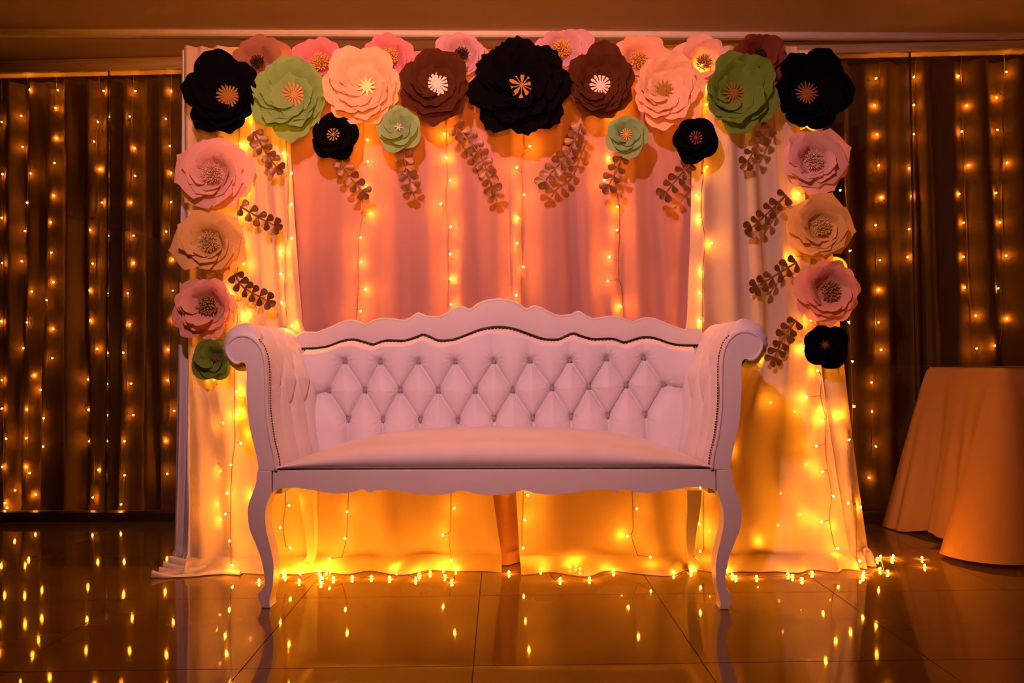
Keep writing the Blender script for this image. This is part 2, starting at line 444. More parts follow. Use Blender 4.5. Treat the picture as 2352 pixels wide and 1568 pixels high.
NS = 110
pad_s = resample(padp, NS); wood_s = resample(wi, NS)
def seg_dist(px, py, a, b):
    ax, ay = a; bx, by = b
    dx, dy = bx-ax, by-ay
    L2 = dx*dx+dy*dy
    t = np.clip(((px-ax)*dx+(py-ay)*dy)/L2, 0, 1)
    return np.sqrt((px-ax-t*dx)**2+(py-ay-t*dy)**2)
ARM_D = 0.43
def arm_pad(side):
    ny = 90
    slen = np.concatenate([[0], np.cumsum(np.linalg.norm(np.diff(pad_s, axis=0), axis=1))])
    S, Yg = np.meshgrid(slen, np.linspace(0, 1, ny)**1.15*ARM_D)
    rows = [0.205, 0.325, 0.435, 0.545]
    but = []
    seg = []
    colsA = [0.075, 0.185, 0.295, 0.405]; colsB = [0.13, 0.24, 0.35]
    grid = []
    for r, s in enumerate(rows):
        cols = colsA if r % 2 == 0 else colsB
        grid.append([(s, y) for y in cols])
    for r in range(len(rows)-1):
        for a in grid[r]:
            for b in grid[r+1]:
                if abs(a[1]-b[1]) < 0.06: seg.append((a, b))
    seg.append((grid[0][0], (rows[0], 0.0))); seg.append((grid[2][0], (rows[2], 0.0)))
    for a in grid[0]: seg.append((a, (0.0, a[1])))
    for a in grid[-1]: seg.append((a, (0.72, a[1])))
    d = np.full(S.shape, 9.0)
    for a, b in seg: d = np.minimum(d, seg_dist(S, Yg, a, b))
    db = np.full(S.shape, 9.0)
    for row in grid:
        for a in row: db = np.minimum(db, np.sqrt((S-a[0])**2+(Yg-a[1])**2))
    h = 0.017*(1-np.exp(-d/0.016)) - 0.012*np.exp(-(db/0.016)**2)
    # gathers near the scroll
    gath = 0.0025*np.sin(S*170+3*np.sin(S*40))*np.exp(-((Yg-0.03)/0.025)**2)*np.clip((S-0.36)/0.05, 0, 1)
    ramp = np.clip(Yg/0.05, 0, 1)
    ramp = np.sqrt(1-(1-ramp)**2)
    x = wood_s[None, :, 0]*(1-ramp)+pad_s[None, :, 0]*ramp
    z = wood_s[None, :, 1]*(1-ramp)+pad_s[None, :, 1]*ramp
    tx = np.gradient(pad_s[:, 0]); tz = np.gradient(pad_s[:, 1])
    ln = np.sqrt(tx**2+tz**2); nx, nz = tz/ln, -tx/ln      # outward of the roll
    inner = np.clip(1-(S-0.30)/0.12, 0, 1)
    lean = 0.070*inner*(Yg/ARM_D)
    off = (h+gath-0.008)*ramp
    X = x+nx[None, :]*off+lean; Z = z+nz[None, :]*off
    vs = [(side*-X[j, i] if side > 0 else X[j, i], 0.008+Yg[j, i], Z[j, i]) for j in range(ny) for i in range(NS)]
    o = mesh_obj('arm_upholstery', vs, grid_faces(NS, ny), M['leather'], sofa, True)
    for row in grid:
        for (s, y) in row:
            i = int(np.argmin(abs(slen-s)))
            j = int(np.argmin(abs(Yg[:, 0]-y)))
            but.append(Vector(vs[j*NS+i]))
    return o, but
def button(par, loc, nrm, r=0.0085):
    o = link_mesh('button', BUT, par)
    o.location = loc
    o.rotation_euler = Vector(nrm).to_track_quat('Z', 'Y').to_euler()
    o.scale = (r, r, r)
bm = bmesh.new(); bmesh.ops.create_uvsphere(bm, u_segments=12, v_segments=7, radius=1.0)
for v in bm.verts: v.co.z *= 0.55
BUT = bpy.data.meshes.new('button'); bm.to_mesh(BUT); bm.free(); BUT.materials.append(M['button'])
BUT.polygons.foreach_set('use_smooth', [True]*len(BUT.polygons))

for side in (-1, 1):
    ol = arm_outline if side < 0 else mir(arm_outline)
    panel = prism('arm_panel', ol, -0.022, 0.012, M['paint'], sofa, 0.004, 2)
    # body of the arm behind the scroll
    cx = sum(p[0] for p in ol)/len(ol); cz = sum(p[1] for p in ol)/len(ol)
    prism('arm_body', [(p[0]+(0.004 if side < 0 else -0.004)*(1 if p[1] < 0.72 else 0), p[1]-0.0015) for p in ol], 0.010, ARM_D+0.02, M['leather'], sofa)
    o, buts = arm_pad(side)
    for b in buts: button(o, b, (-side*0.9, -0.3, 0.3), 0.0075)
    # raised bead along the inner edge of the panel, and the dotted dark welt next to it
    path = [(p[0]*(1 if side < 0 else -1), -0.020, p[1]) for p in resample(wi, 70)]
    bm = bmesh.new(); tube(bm, path, 0.006, 6)
    bm_obj('edge_bead', bm, M['paint'], panel, True)
    pw = resample(wi, 75)
    bm = bmesh.new()
    for k, p in enumerate(pw[1:52]):
        q = pw[k+2]
        t = Vector((q[0]-p[0], q[1]-p[1])).normalized()
        nrm = Vector((t.y, -t.x))
        mid = Vector((p[0], p[1]))+nrm*0.0075
        a = mid-t*0.0030; b = mid+t*0.0030
        s = 1 if side < 0 else -1
        tube(bm, [(a.x*s, -0.001, a.y), (b.x*s, -0.001, b.y)], 0.0021, 5)
    tag(bm_obj('dotted_welt', bm, M['nail'], panel), kind='stuff')

# cabriole legs
leg_px = [(596.5, 1080), (593.6, 1108), (584, 1136), (576.5, 1159), (575, 1181), (579, 1213), (590.5, 1242), (603, 1274), (609.6, 1302), (613.4, 1331), (611, 1350), (601, 1357), (597, 1367), (604, 1381), (606, 1393.5)]
leg_px2 = [(625.5, 1393.5), (624, 1379), (627, 1363), (632, 1337), (633.8, 1309), (632, 1285), (627, 1258), (619, 1226), (614.6, 1197), (616, 1165), (625, 1140)]
la = catmull([SL(a, b, 0.0) for a, b in leg_px], 4); lb = catmull([SL(a, b, 0.0) for a, b in leg_px2], 4)
joint = SL(628.5, 1131, 0.0); jt = SL(628.5, 1081.5, 0.0)
leg_out = [tuple(p) for p in la]+[tuple(p) for p in lb]+[joint, jt]
zmin = min(p[1] for p in leg_out)
leg_out = [(p[0], p[1]-zmin+0.001) for p in leg_out]
LEGTOP = max(p[1] for p in leg_out)
for side in (-1, 1):
    prism('front_leg', leg_out if side < 0 else mir(leg_out), -0.022, 0.040, M['paint'], sofa, 0.005, 2)
# rear legs, sabre shaped
rl = [(1610, 1120), (1608, 1150), (1602, 1190), (1596, 1230), (1593, 1262), (1596, 1277), (1604, 1283), (1606, 1292), (1601, 1302), (1599, 1308)]
rl2 = [(1583, 1308), (1580, 1295), (1578, 1275), (1575, 1240), (1575, 1200), (1577, 1160), (1576, 1120)]
ra = catmull([SL(a, b, 0.42) for a, b in rl], 4); rb = catmull([SL(a, b, 0.42) for a, b in rl2], 4)
rear = [tuple(p) for p in ra]+[tuple(p) for p in rb]
zmin = min(p[1] for p in rear)
rear = [(p[0], p[1]-zmin+0.001) for p in rear]
for side in (-1, 1):
    prism('rear_leg', rear if side > 0 else mir(rear), 0.405, 0.455, M['paint'], sofa, 0.004, 2)

# scalloped seat rail
ap = [(628.5, 1131), (640, 1122), (658, 1119.5), (678.6, 1119), (717, 1123.5), (771, 1131.5), (806, 1130), (826, 1125), (839, 1121.5), (852, 1130.5), (865, 1126), (880, 1123.5), (905, 1124.5), (948, 1130), (996, 1135), (1034, 1132.5), (1052, 1127.5), (1064, 1124), (1078, 1127.5), (1098, 1132.5), (1137, 1136.5)]
apl = [SL(a, b, -0.01) for a, b in ap]
dz0 = apl[0][1]
left = [(p[0]*(-0.0+1), p[1]) for p in apl]
xs0 = left[-1][0]
left = [(p[0]-xs0*((p[0]-left[0][0])/(xs0-left[0][0])), p[1]) for p in left]
bot = [tuple(p) for p in catmull(left, 4)]
bot = bot+[(-p[0], p[1]) for p in bot[::-1][1:]]
jx = bot[0][0]
top = [(-jx, LEGTOP-0.001), (jx, LEGTOP-0.001)]
prism('seat_rail', bot+top, -0.018, 0.012, M['paint'], sofa, 0.004, 2)
for side in (-1, 1):
    bm = bmesh.new(); add_box(bm, min(side*0.70, side*0.725), max(side*0.70, side*0.725), 0.03, 0.42, 0.36, LEGTOP)
    bm_obj('side_rail', bm, M['paint'], sofa)
bm = bmesh.new(); add_box(bm, -0.70, 0.70, 0.415, 0.44, 0.36, LEGTOP)
bm_obj('back_rail', bm, M['paint'], sofa)
bm = bmesh.new(); add_box(bm, -0.715, 0.715, 0.004, 0.43, LEGTOP-0.03, LEGTOP+0.001)
bm_obj('seat_deck', bm, M['velvet'], sofa)
# seat cushion, crowned
nu, nv = 120, 50
vs = []
hw = abs(SL(636, 1080, -0.01)[0])
for j in range(nv):
    t = j/(nv-1)
    for i in range(nu):
        u = -1+2*i/(nu-1)
        # profile from the front lip up, over the crown, to the back
        ang = t
        cx_ = max(0.0, 1-abs(u)**2.6)**0.75
        crown = 0.098*cx_+0.006
        if t < 0.35:
            a = t/0.35*(PI/2+0.7)-0.7
            y = 0.065-0.089*math.cos(a); z = crown*0.80*(math.sin(a)+0.644)/1.644
        else:
            s = (t-0.35)/0.65
            y = -0.016+0.081+s*0.355; z = crown*(0.80+0.20*math.sin(s*PI*0.55))
        x = u*(hw-0.05*max(0, y)/0.4)
        vs.append((x, y, LEGTOP+0.0035+z))
mesh_obj('seat_cushion', vs, grid_faces(nu, nv), M['velvet'], sofa, True)

# crest rail and tufted back
YB = 0.455
crest_px = [(672, 786), (685, 770), (698, 762), (711, 762), (723, 763.5), (755, 752.5), (787, 738), (809, 735), (828, 740), (840, 744.5), (857, 735), (883, 730), (908, 733), (930.5, 734.5), (946, 725), (957.6, 718), (972, 724), (1000, 726.5), (1018, 720.6), (1043.5, 706.5), (1059, 704), (1074, 711), (1091, 698), (1110, 690), (1137, 686)]
trim_px = [(672, 802), (706, 801), (729.6, 800), (755, 795.5), (787, 783.5), (812.5, 780.5), (838, 787), (855.5, 792), (870, 786.5), (883, 783), (905, 783), (927, 783), (953, 775), (969, 769), (985, 775), (1005, 783), (1037, 780.5), (1066, 770), (1098, 757.5), (1120, 753), (1137, 751.5)]
def sym(pxl, y, n):
    p = [SL(a, b, y) for a, b in pxl]
    x0 = p[0][0]; xe = p[-1][0]
    p = [(q[0]-xe*((q[0]-x0)/(xe-x0)), q[1]) for q in p]
    l = [tuple(q) for q in catmull(p, n)]
    return l+[(-q[0], q[1]) for q in l[::-1][1:]]
crest = sym(crest_px, YB, 4); trim = sym(trim_px, YB-0.02, 4)
crest_o = prism('crest_rail', crest+[(p[0], p[1]-0.015) for p in trim[::-1]], YB-0.012, YB+0.025, M['paint'], sofa, 0.005, 2)
bm = bmesh.new(); tube(bm, [(p[0], YB-0.008, p[1]-0.004) for p in crest], 0.0055, 6)
bm_obj('crest_bead', bm, M['paint'], crest_o, True)
prism('back_board', [(-0.72, 0.42), (0.72, 0.42)]+[(p[0], p[1]-0.02) for p in trim[::-1]], YB+0.0, YB+0.02, M['leather'], sofa)
tx = np.array([p[0] for p in trim]); tz = np.array([p[1] for p in trim])
YS, YT = 0.375, 0.432     # y of the back surface at the seat and at the trim
def backy(z): return YS+(YT-YS)*np.clip((z-0.46)/0.42, 0, 1.2)
B1 = [(793, 829), (875, 830.5), (962, 830), (1046, 830), (1135, 829), (1218, 828), (1309, 826.5), (1393, 823), (1478, 821)]
B2 = [(757, 897), (840, 896), (921, 896), (1008, 897), (1092, 897), (1178, 896), (1268, 891), (1352, 888), (1438, 885), (1523, 883)]
B3 = [(803, 962), (882, 963), (967, 963), (1053, 965), (1136, 961), (1224, 960), (1311, 957), (1395, 954), (1481, 952)]
b1 = [SL(a, b, 0.425) for a, b in B1]; b2 = [SL(a, b, 0.415) for a, b in B2]; b3 = [SL(a, b, 0.405) for a, b in B3]
nu, nv = 420, 130
U = np.linspace(-0.735, 0.735, nu)
ztop = np.interp(U, tx, tz)-0.002
V = np.linspace(0, 1, nv)
X = np.repeat(U[None, :], nv, 0)
Z = 0.46+(ztop[None, :]-0.46)*V[:, None]
d = np.full(X.shape, 9.0)
for i in range(9):
    for a, b in ((b1[i], b2[i]), (b1[i], b2[i+1]), (b3[i], b2[i]), (b3[i], b2[i+1]), (b3[i], (b3[i][0]+0.003, 0.44))):
        d = np.minimum(d, seg_dist(X, Z, a, b))
    d = np.minimum(d, seg_dist(X, Z, b1[i], (b1[i][0]-0.004, 0.95))+0.014+0.16*np.clip(Z-b1[i][1], 0, 1))
d = np.minimum(d, seg_dist(X, Z, b2[0], (-0.72, b2[0][1]-0.02)))
d = np.minimum(d, seg_dist(X, Z, b2[9], (0.72, b2[9][1]-0.02)))
db = np.full(X.shape, 9.0); ang = np.zeros(X.shape)
for a in b1+b2+b3:
    q = np.sqrt((X-a[0])**2+(Z-a[1])**2)
    ang = np.where(q < db, np.arctan2(Z-a[1], X-a[0]), ang)
    db = np.minimum(db, q)
h = 0.010*(1-np.exp(-d/0.0045)) + 0.034*(1-np.exp(-d/0.026)) - 0.014*np.exp(-(db/0.015)**2)
h += 0.0016*np.sin(ang*11+2*np.sin(X*37))*np.exp(-((db-0.022)/0.016)**2)
h *= np.clip((ztop[None, :]-Z)/0.02, 0.0, 1)**0.5
Yb = backy(Z)-h
vs = [(X[j, i], Yb[j, i], Z[j, i]) for j in range(nv) for i in range(nu)]
back_o = mesh_obj('back_upholstery', vs, grid_faces(nu, nv), M['leather'], sofa, True)
for a in b1+b2+b3:
    button(back_o, (a[0], float(backy(np.array(a[1])))-0.001, a[1]), (0, -1, 0.15), 0.0112)
# dark nailhead trim under the crest
tp = resample([(p[0], p[1]) for p in trim], 122)
bm = bmesh.new()
tube(bm, [(p[0], YB-0.026, p[1]+0.002) for p in tp], 0.0042, 5)
for p in tp[3:-3]:
    bmesh.ops.create_icosphere(bm, subdivisions=1, radius=0.0056, matrix=Matrix.Translation((p[0], YB-0.033, p[1]-0.0040)))
tag(bm_obj('nailhead_trim', bm, M['nail'], crest_o, True), kind='stuff')

# ------------------------------------------------------------------ cloth covered table on the right
tbl = tag(empty('side_table', (2.55, 3.34, 0)), 'table hidden under the long beige cloth at the right edge', 'table')
bm = bmesh.new(); add_box(bm, -0.52, 0.60, -0.26, 0.24, 0.715, 0.742); bm_obj('table_top', bm, M['header'], tbl)
for sx in (-0.40, 0.48):
    for sy in (-0.18, 0.17):
        bm = bmesh.new(); add_box(bm, sx-0.02, sx+0.02, sy-0.02, sy+0.02, 0.0, 0.716); bm_obj('leg', bm, M['header'], tbl)
rnd = random.Random(9)
hx0, hx1, hy0, hy1 = -0.545, 0.625, -0.285, 0.255
per = []
rc = 0.03
def rr_perim(n):
    pts = []
    def arc(cx, cy, a0, k=7):
        for i in range(k):
            a = a0+(PI/2)*i/(k-1); pts.append((cx+rc*math.cos(a), cy+rc*math.sin(a), math.cos(a), math.sin(a), 1.0))
    def line(x0, y0, x1, y1, nx, ny, k):
        for i in range(1, k): pts.append((x0+(x1-x0)*i/k, y0+(y1-y0)*i/k, nx, ny, 0.0))
    arc(hx1-rc, hy1-rc, 0); line(hx1-rc, hy1, hx0+rc, hy1, 0, 1, 40)
    arc(hx0+rc, hy1-rc, PI/2); line(hx0, hy1-rc, hx0, hy0+rc, -1, 0, 60)
    arc(hx0+rc, hy0+rc, PI); line(hx0+rc, hy0, hx1-rc, hy0, 0, -1, 80)
    arc(hx1-rc, hy0+rc, 1.5*PI); line(hx1, hy0+rc, hx1, hy1-rc, 1, 0, 40)
    return pts
pp = rr_perim(0)
npz = 40
vs, fs = [], []
n = len(pp)
arc_len = 0
for j in range(npz):
    t = j/(npz-1)
    for i, (x, y, nx, ny, c) in enumerate(pp):
        s = i/n*2*PI
        f = 0.7*math.sin(9*s+1.0)+0.5*math.sin(15*s+2.2)+0.3*math.sin(26*s+0.4)
        cw = max(math.exp(-((x-hx0)**2+(y-hy0)**2)/0.010), math.exp(-((x-hx0)**2+(y-hy1)**2)/0.010), math.exp(-((x-hx1)**2+(y-hy0)**2)/0.010))
        out = 0.105*t**0.9+0.10*cw*t+0.036*f*t**1.2
        if ny > 0.5: out *= 0.25
        rim = 0.012*(1-math.exp(-j*1.2))
        zz = 0.752-0.006*(1-math.exp(-j*2.0))*0-(0.735+0.02*math.sin(5*s+1)-0.012*0)*t
        vs.append((x+nx*(out+rim), y+ny*(out+rim), max(0.006, zz)))
for j in range(npz-1):
    for i in range(n):
        fs.append((j*n+i, j*n+(i+1) % n, (j+1)*n+(i+1) % n, (j+1)*n+i))
fs.append(tuple(range(n)))
o = mesh_obj('tablecloth', vs, fs, M['linen'], None, True)
o.location = (2.55, 3.34, 0)
tag(o, 'long beige tablecloth flaring to the floor at the right edge', 'tablecloth')

# ------------------------------------------------------------------ paper flowers
def petal_mesh(name, kind):
    nu, nv = 15, 7
    vs = []
    for j in range(nv):
        t = j/(nv-1)
        for i in range(nu):
            s = -1+2*i/(nu-1)
            wdt = 0.24+0.76*math.sin(PI/2*min(1.0, t/0.68))
            y = t
            if kind == 'wide':      # broad with a rippled edge
                y = t*(1-0.26*abs(s)**2.4)+0.020*math.cos(2.6*PI*s+0.5)*t**5
                z = 0.10*s*s*t+0.05*t*t-0.16*max(0, t-0.65)**2*4*(0.6+0.4*math.cos(2*PI*s))
            elif kind == 'heart':
                y = t*(1-0.30*abs(s)**2.6)-0.09*math.exp(-(s/0.22)**2)*t**6
                z = 0.16*s*s*t+0.05*t*t-0.30*max(0, t-0.6)**2*2
            elif kind == 'point':
                y = t*(1-0.30*abs(s)**1.5)+0.06*math.exp(-(s/0.10)**2)*t**8
                z = 0.24*s*s*t*(1-0.5*t)+0.05*t*t-0.34*max(0, t-0.6)**2*2.2
            elif kind == 'round':
                y = t*(1-0.36*abs(s)**2.2)
                z = 0.26*s*s*t-0.30*t*t*0.5
            else:                   # jag: toothed edge
                y = t*(1-0.24*abs(s)**2.2)+0.026*t**6*(0.3, -0.4, -0.8, 0.6, 1.0, -0.2, -0.5, 1.4, 0.4, -0.9, -0.1, 0.8, -0.3, -1.0, 0.2)[i]
                z = 0.12*s*s*t+0.04*t*t
            vs.append((0.5*wdt*s*(1 if t > 0 else 0.6), y, z))
    me = bpy.data.meshes.new(name)
    me.from_pydata(vs, [], grid_faces(nu, nv))
    me.polygons.foreach_set('use_smooth', [True]*len(me.polygons))
    me.materials.append(M['paint'])
    return me
PET = {k: petal_mesh('petal_'+k, k) for k in ('wide', 'heart', 'point', 'round', 'jag')}
LAY = {      # petals, reach, elevation, outline, height, base ring
 'peony':   [(7, 1.00, 15, 'wide', 0.000, 0.0), (7, 0.86, 29, 'wide', 0.010, 0.08), (6, 0.70, 40, 'wide', 0.018, 0.14), (6, 0.55, 28, 'heart', 0.036, 0.02)],
 'dahlia':  [(8, 1.00, 6, 'jag', 0.000, 0.0), (8, 0.90, 16, 'jag', 0.014, 0.0), (8, 0.72, 25, 'jag', 0.028, 0.0), (7, 0.52, 32, 'jag', 0.042, 0.0)],
 'rose':    [(5, 1.00, 6, 'point', 0.000, 0.0), (5, 0.82, 22, 'point', 0.010, 0.12), (5, 0.62, 42, 'point', 0.014, 0.20), (5, 0.46, 58, 'point', 0.018, 0.24)],
 'anemone': [(6, 1.00, 10, 'heart', 0.000, 0.0), (6, 0.80, 32, 'heart', 0.010, 0.16), (5, 0.62, 48, 'heart', 0.016, 0.22)],
 'cup':     [(5, 1.00, 12, 'round', 0.000, 0.0), (5, 0.78, 32, 'round', 0.010, 0.14), (5, 0.54, 52, 'round', 0.014, 0.20)],
}
def cutout_mesh(name, kind, nray):
    """flat paper star glued into the heart of a flower; unit radius"""
    bm = bmesh.new()
    def poly(pts, z0=0.0, th=0.05):
        a = [bm.verts.new((p[0], p[1], z0)) for p in pts]; b = [bm.verts.new((p[0], p[1], z0+th)) for p in pts]
        bm.faces.new(b); bm.faces.new(a[::-1])
        for i in range(len(pts)): bm.faces.new((a[i], a[(i+1) % len(a)], b[(i+1) % len(a)], b[i]))
    rdisc = 0.10 if kind == 'mixed' else (0.15 if kind == 'spoon' else 0.25)
    poly([(rdisc*math.cos(2*PI*k/20), rdisc*math.sin(2*PI*k/20)) for k in range(20)], 0, 0.09)
    for k in range(nray):
        a = 2*PI*k/nray+0.1
        ca, sa = math.cos(a), math.sin(a)
        if kind == 'ray': prof = [(0.15, 0.03), (0.55, 0.085), (0.85, 0.085), (1.0, 0.015)]
        elif kind == 'spike': prof = [(0.15, 0.045), (0.5, 0.06), (0.8, 0.05), (1.0, 0.006)]
        elif kind == 'star': prof = [(0.1, 0.10), (0.45, 0.12), (0.75, 0.08), (1.0, 0.008)]
        elif kind == 'petal': prof = [(0.15, 0.05), (0.6, 0.085), (0.84, 0.13), (0.97, 0.085), (1.02, 0.02)]
        elif kind == 'spoon': prof = [(0.1, 0.03), (0.62, 0.03), (0.75, 0.11), (0.88, 0.14), (1.0, 0.06)]
        else:
            prof = [(0.1, 0.03), (0.6, 0.025), (0.72, 0.10), (0.85, 0.15), (0.97, 0.10), (1.02, 0.03)] if k % 2 == 0 else [(0.1, 0.02), (0.42, 0.10), (0.62, 0.15), (0.82, 0.10), (0.98, 0.006)]
        pts = [(r, w) for r, w in prof]+[(r, -w) for r, w in prof[::-1]]
        poly([(r*ca-w*sa, r*sa+w*ca) for r, w in pts], 0.03)
    bmesh.ops.recalc_face_normals(bm, faces=bm.faces)
    me = bpy.data.meshes.new(name); bm.to_mesh(me); bm.free()
    me.materials.append(M['gold'])
    return me
CUT = {}
def stamen_mesh(name, n, thick, flare):
    bm = bmesh.new()
    rnd = random.Random(n)
    for k in range(n):
        r = math.sqrt((k+0.5)/n); a = k*2.39996
        d = Vector((math.cos(a)*r*flare, math.sin(a)*r*flare, 1.0-0.35*r*r)).normalized()
        j = Vector((rnd.uniform(-0.09, 0.09), rnd.uniform(-0.09, 0.09), 0))
        p0 = Vector((math.cos(a)*r*0.55, math.sin(a)*r*0.55, 0.0))
        p1 = Vector((math.cos(a)*r*0.92, math.sin(a)*r*0.92, 0.75-0.35*r*r))+j
        tube(bm, [p0, p1], thick, 4)
    bmesh.ops.recalc_face_normals(bm, faces=bm.faces)
    me = bpy.data.meshes.new(name); bm.to_mesh(me); bm.free()
    me.materials.append(M['gold'])
    return me
STA = {'fluffy': stamen_mesh('fluffy_stamens', 110, 0.045, 1.0), 'pegs': stamen_mesh('peg_stamens', 62, 0.07, 0.9)}

def flower(name, label, cx, cy, rx, ry, hx, hy, Y, kind, matp, centre, seed, tilt=(0, 0), turn=0.0, lift=1.0):
    """outline centre (cx,cy) and radii in frame pixels, heart at (hx,hy), standing at depth Y"""
    rnd = random.Random(seed)
    c = P(hx, hy, Y)
    k = Y/F
    ox, oy = (cx-hx)*k, -(cy-hy)*k
    RX, RY = rx*k, ry*k
    R0 = (RX+RY)/2
    root = empty(name, c, (PI/2+math.radians(tilt[1]), 0, math.radians(tilt[0])))
    tag(root, label, 'paper flower', 'paper flowers of the arch')
    lay = LAY[kind]
    for li, (n, sc, el, pk, z0, rb) in enumerate(lay):
        a0 = turn+li*PI/n+rnd.uniform(-0.15, 0.15)
        for i in range(n):
            th = a0+2*PI*i/n+rnd.uniform(-0.06, 0.06)
            ct, st = math.cos(th), math.sin(th)
            # distance from the heart to the elliptical outline in this direction
            A = ct*ct/RX**2+st*st/RY**2; B = -2*(ox*ct/RX**2+oy*st/RY**2); C = ox*ox/RX**2+oy*oy/RY**2-1
            D = max(0.0, B*B-4*A*C)
            reach = (-B+math.sqrt(D))/(2*A)
            mixk = sc if li == 0 else sc*0.98
            reach = reach*(0.5+0.5*sc)+(R0*(1-sc)*-0.5) if li == 0 else (reach*0.6+R0*0.4)*mixk
            reach *= rnd.uniform(0.95, 1.04) if kind != 'dahlia' else rnd.uniform(0.93, 1.07)
            e = math.radians(el*lift+rnd.uniform(-4, 5))
            L = (reach-rb*R0)/max(0.5, math.cos(e))
            wd = 2*PI*0.70*((R0*sc+reach)/2)/n*(1.42 if pk != 'point' else 1.5)
            o = link_mesh('petal', PET[pk], root, matp)
            o.location = (rb*R0*ct, rb*R0*st, (z0+0.003*(i % 3))*lift)
            o.rotation_euler = (e, math.radians(rnd.uniform(6, 13)), th-PI/2)
            o.scale = (wd, L, L*rnd.uniform(0.8, 1.15))
    ztop = lay[-1][4]*lift
    if centre:
        typ = centre[0]
        if typ in STA:
            r = centre[1]*k
            o = link_mesh('stamens', STA[typ], root, centre[2])
            o.location = (0, 0, ztop+R0*0.20); o.scale = (r*1.1, r*1.1, r)
            o.rotation_euler = (0, 0, rnd.uniform(0, 6))
        else:
            key = (typ, centre[3])
            if key not in CUT: CUT[key] = cutout_mesh('cutout_'+typ, typ, centre[3])
            r = centre[1]*k
            o = link_mesh('heart_cutout', CUT[key], root, centre[2])
            o.location = (0, 0, ztop+R0*0.16); o.scale = (r, r, r)
            o.rotation_euler = (rnd.uniform(-0.05, 0.15), rnd.uniform(-0.1, 0.1), rnd.uniform(0, 6))
            if len(centre) > 4:
                o2 = link_mesh('painted_heart_glow', CUT[key], root, centre[4])  # larger cutout whose colour imitates a glow around the heart
                o2.location = (0, 0, ztop+R0*0.10); o2.scale = (r*1.22, r*1.22, r)
                o2.rotation_euler = (0, 0, o.rotation_euler.z+0.22)
    return root

BLACK = paper('black_paper', (0.004, 0.0035, 0.004))
GREEN = paper('sage_green_paper', (0.26, 0.47, 0.13))
MINT = paper('pale_green_paper', (0.27, 0.46, 0.20))
OLIVE = paper('leaf_green_paper', (0.16, 0.29, 0.04))
PEACH = paper('peach_paper', (0.92, 0.55, 0.33))
BROWN = paper('chocolate_paper', (0.085, 0.030, 0.012))
ROSEP = paper('rose_pink_paper', (0.92, 0.52, 0.41))
HOT = paper('bright_pink_paper', (0.72, 0.25, 0.28))
MAUVE = paper('mauve_pink_paper', (0.62, 0.34, 0.40))
DUSTY = paper('dusty_pink_paper', (0.38, 0.17, 0.11))
DARKR = paper('deep_red_paper', (0.20, 0.05, 0.03))
CREAM = paper('cream_yellow_paper', (0.95, 0.58, 0.17))
SALMON = paper('salmon_paper', (0.92, 0.46, 0.31))
YEL = principled('ochre_stamen_paper', (0.80, 0.44, 0.10), rough=0.7)
OCH = principled('dark_ochre_stamen_paper', (0.50, 0.27, 0.07), rough=0.7)
PKS = principled('pink_stamen_paper', (1.0, 0.64, 0.44), rough=0.7)
CRS = principled('cream_stamen_paper', (1.0, 0.70, 0.22), rough=0.7)
REDS = principled('red_foil_card', (0.50, 0.10, 0.05), rough=0.4, metal=0.4)
BRS = principled('brown_foil_card', (0.30, 0.12, 0.06), rough=0.4, metal=0.4)

YR, YM, YN = 3.035, 2.985, 2.955     # rear row, main row, nearest small flowers
# rear row, pink, tucked under the ceiling moulding
flower('rear_flower', 'dusty pink paper flower with dark heart behind the left green flower', 605, 142, 72, 62, 600, 152, YR, 'anemone', DUSTY, ('pegs', 17, M['darkstamen']), 101, turn=0.3)
flower('rear_flower', 'pink paper flower with ochre stamens between left green and peach flowers', 735, 148, 66, 62, 742, 153, YR, 'anemone', HOT, ('pegs', 22, YEL), 102, turn=0.9)
flower('rear_flower', 'brightest pink paper flower, ochre stamens, behind the left peach flower', 890, 146, 70, 66, 898, 142, YR, 'anemone', HOT, ('pegs', 22, YEL), 103, turn=0.2)
flower('rear_flower', 'mauve pink paper flower with dark stamens left of the big black flower', 1056, 146, 72, 64, 1062, 134, YR, 'anemone', MAUVE, ('pegs', 17, M['darkstamen']), 104, turn=0.6)
flower('rear_flower', 'mauve pink paper flower with ochre stamens right of the big black flower', 1300, 134, 76, 58, 1288, 122, YR, 'anemone', MAUVE, ('pegs', 22, YEL), 105, turn=0.1)
flower('rear_flower', 'coral pink paper flower with ochre stamens behind the right peach flower', 1472, 146, 74, 66, 1463, 150, YR, 'anemone', SALMON, ('pegs', 22, YEL), 106, turn=0.5)
flower('rear_flower', 'pink paper flower with brown stamens between right peach and green flowers', 1606, 150, 70, 66, 1609, 154, YR, 'anemone', ROSEP, ('pegs', 20, OCH), 107, turn=0.8)
flower('rear_flower', 'dark red paper flower half hidden between right green and black flowers', 1742, 142, 70, 58, 1737, 132, YR, 'anemone', DARKR, ('pegs', 14, M['darkstamen']), 108, turn=0.4)
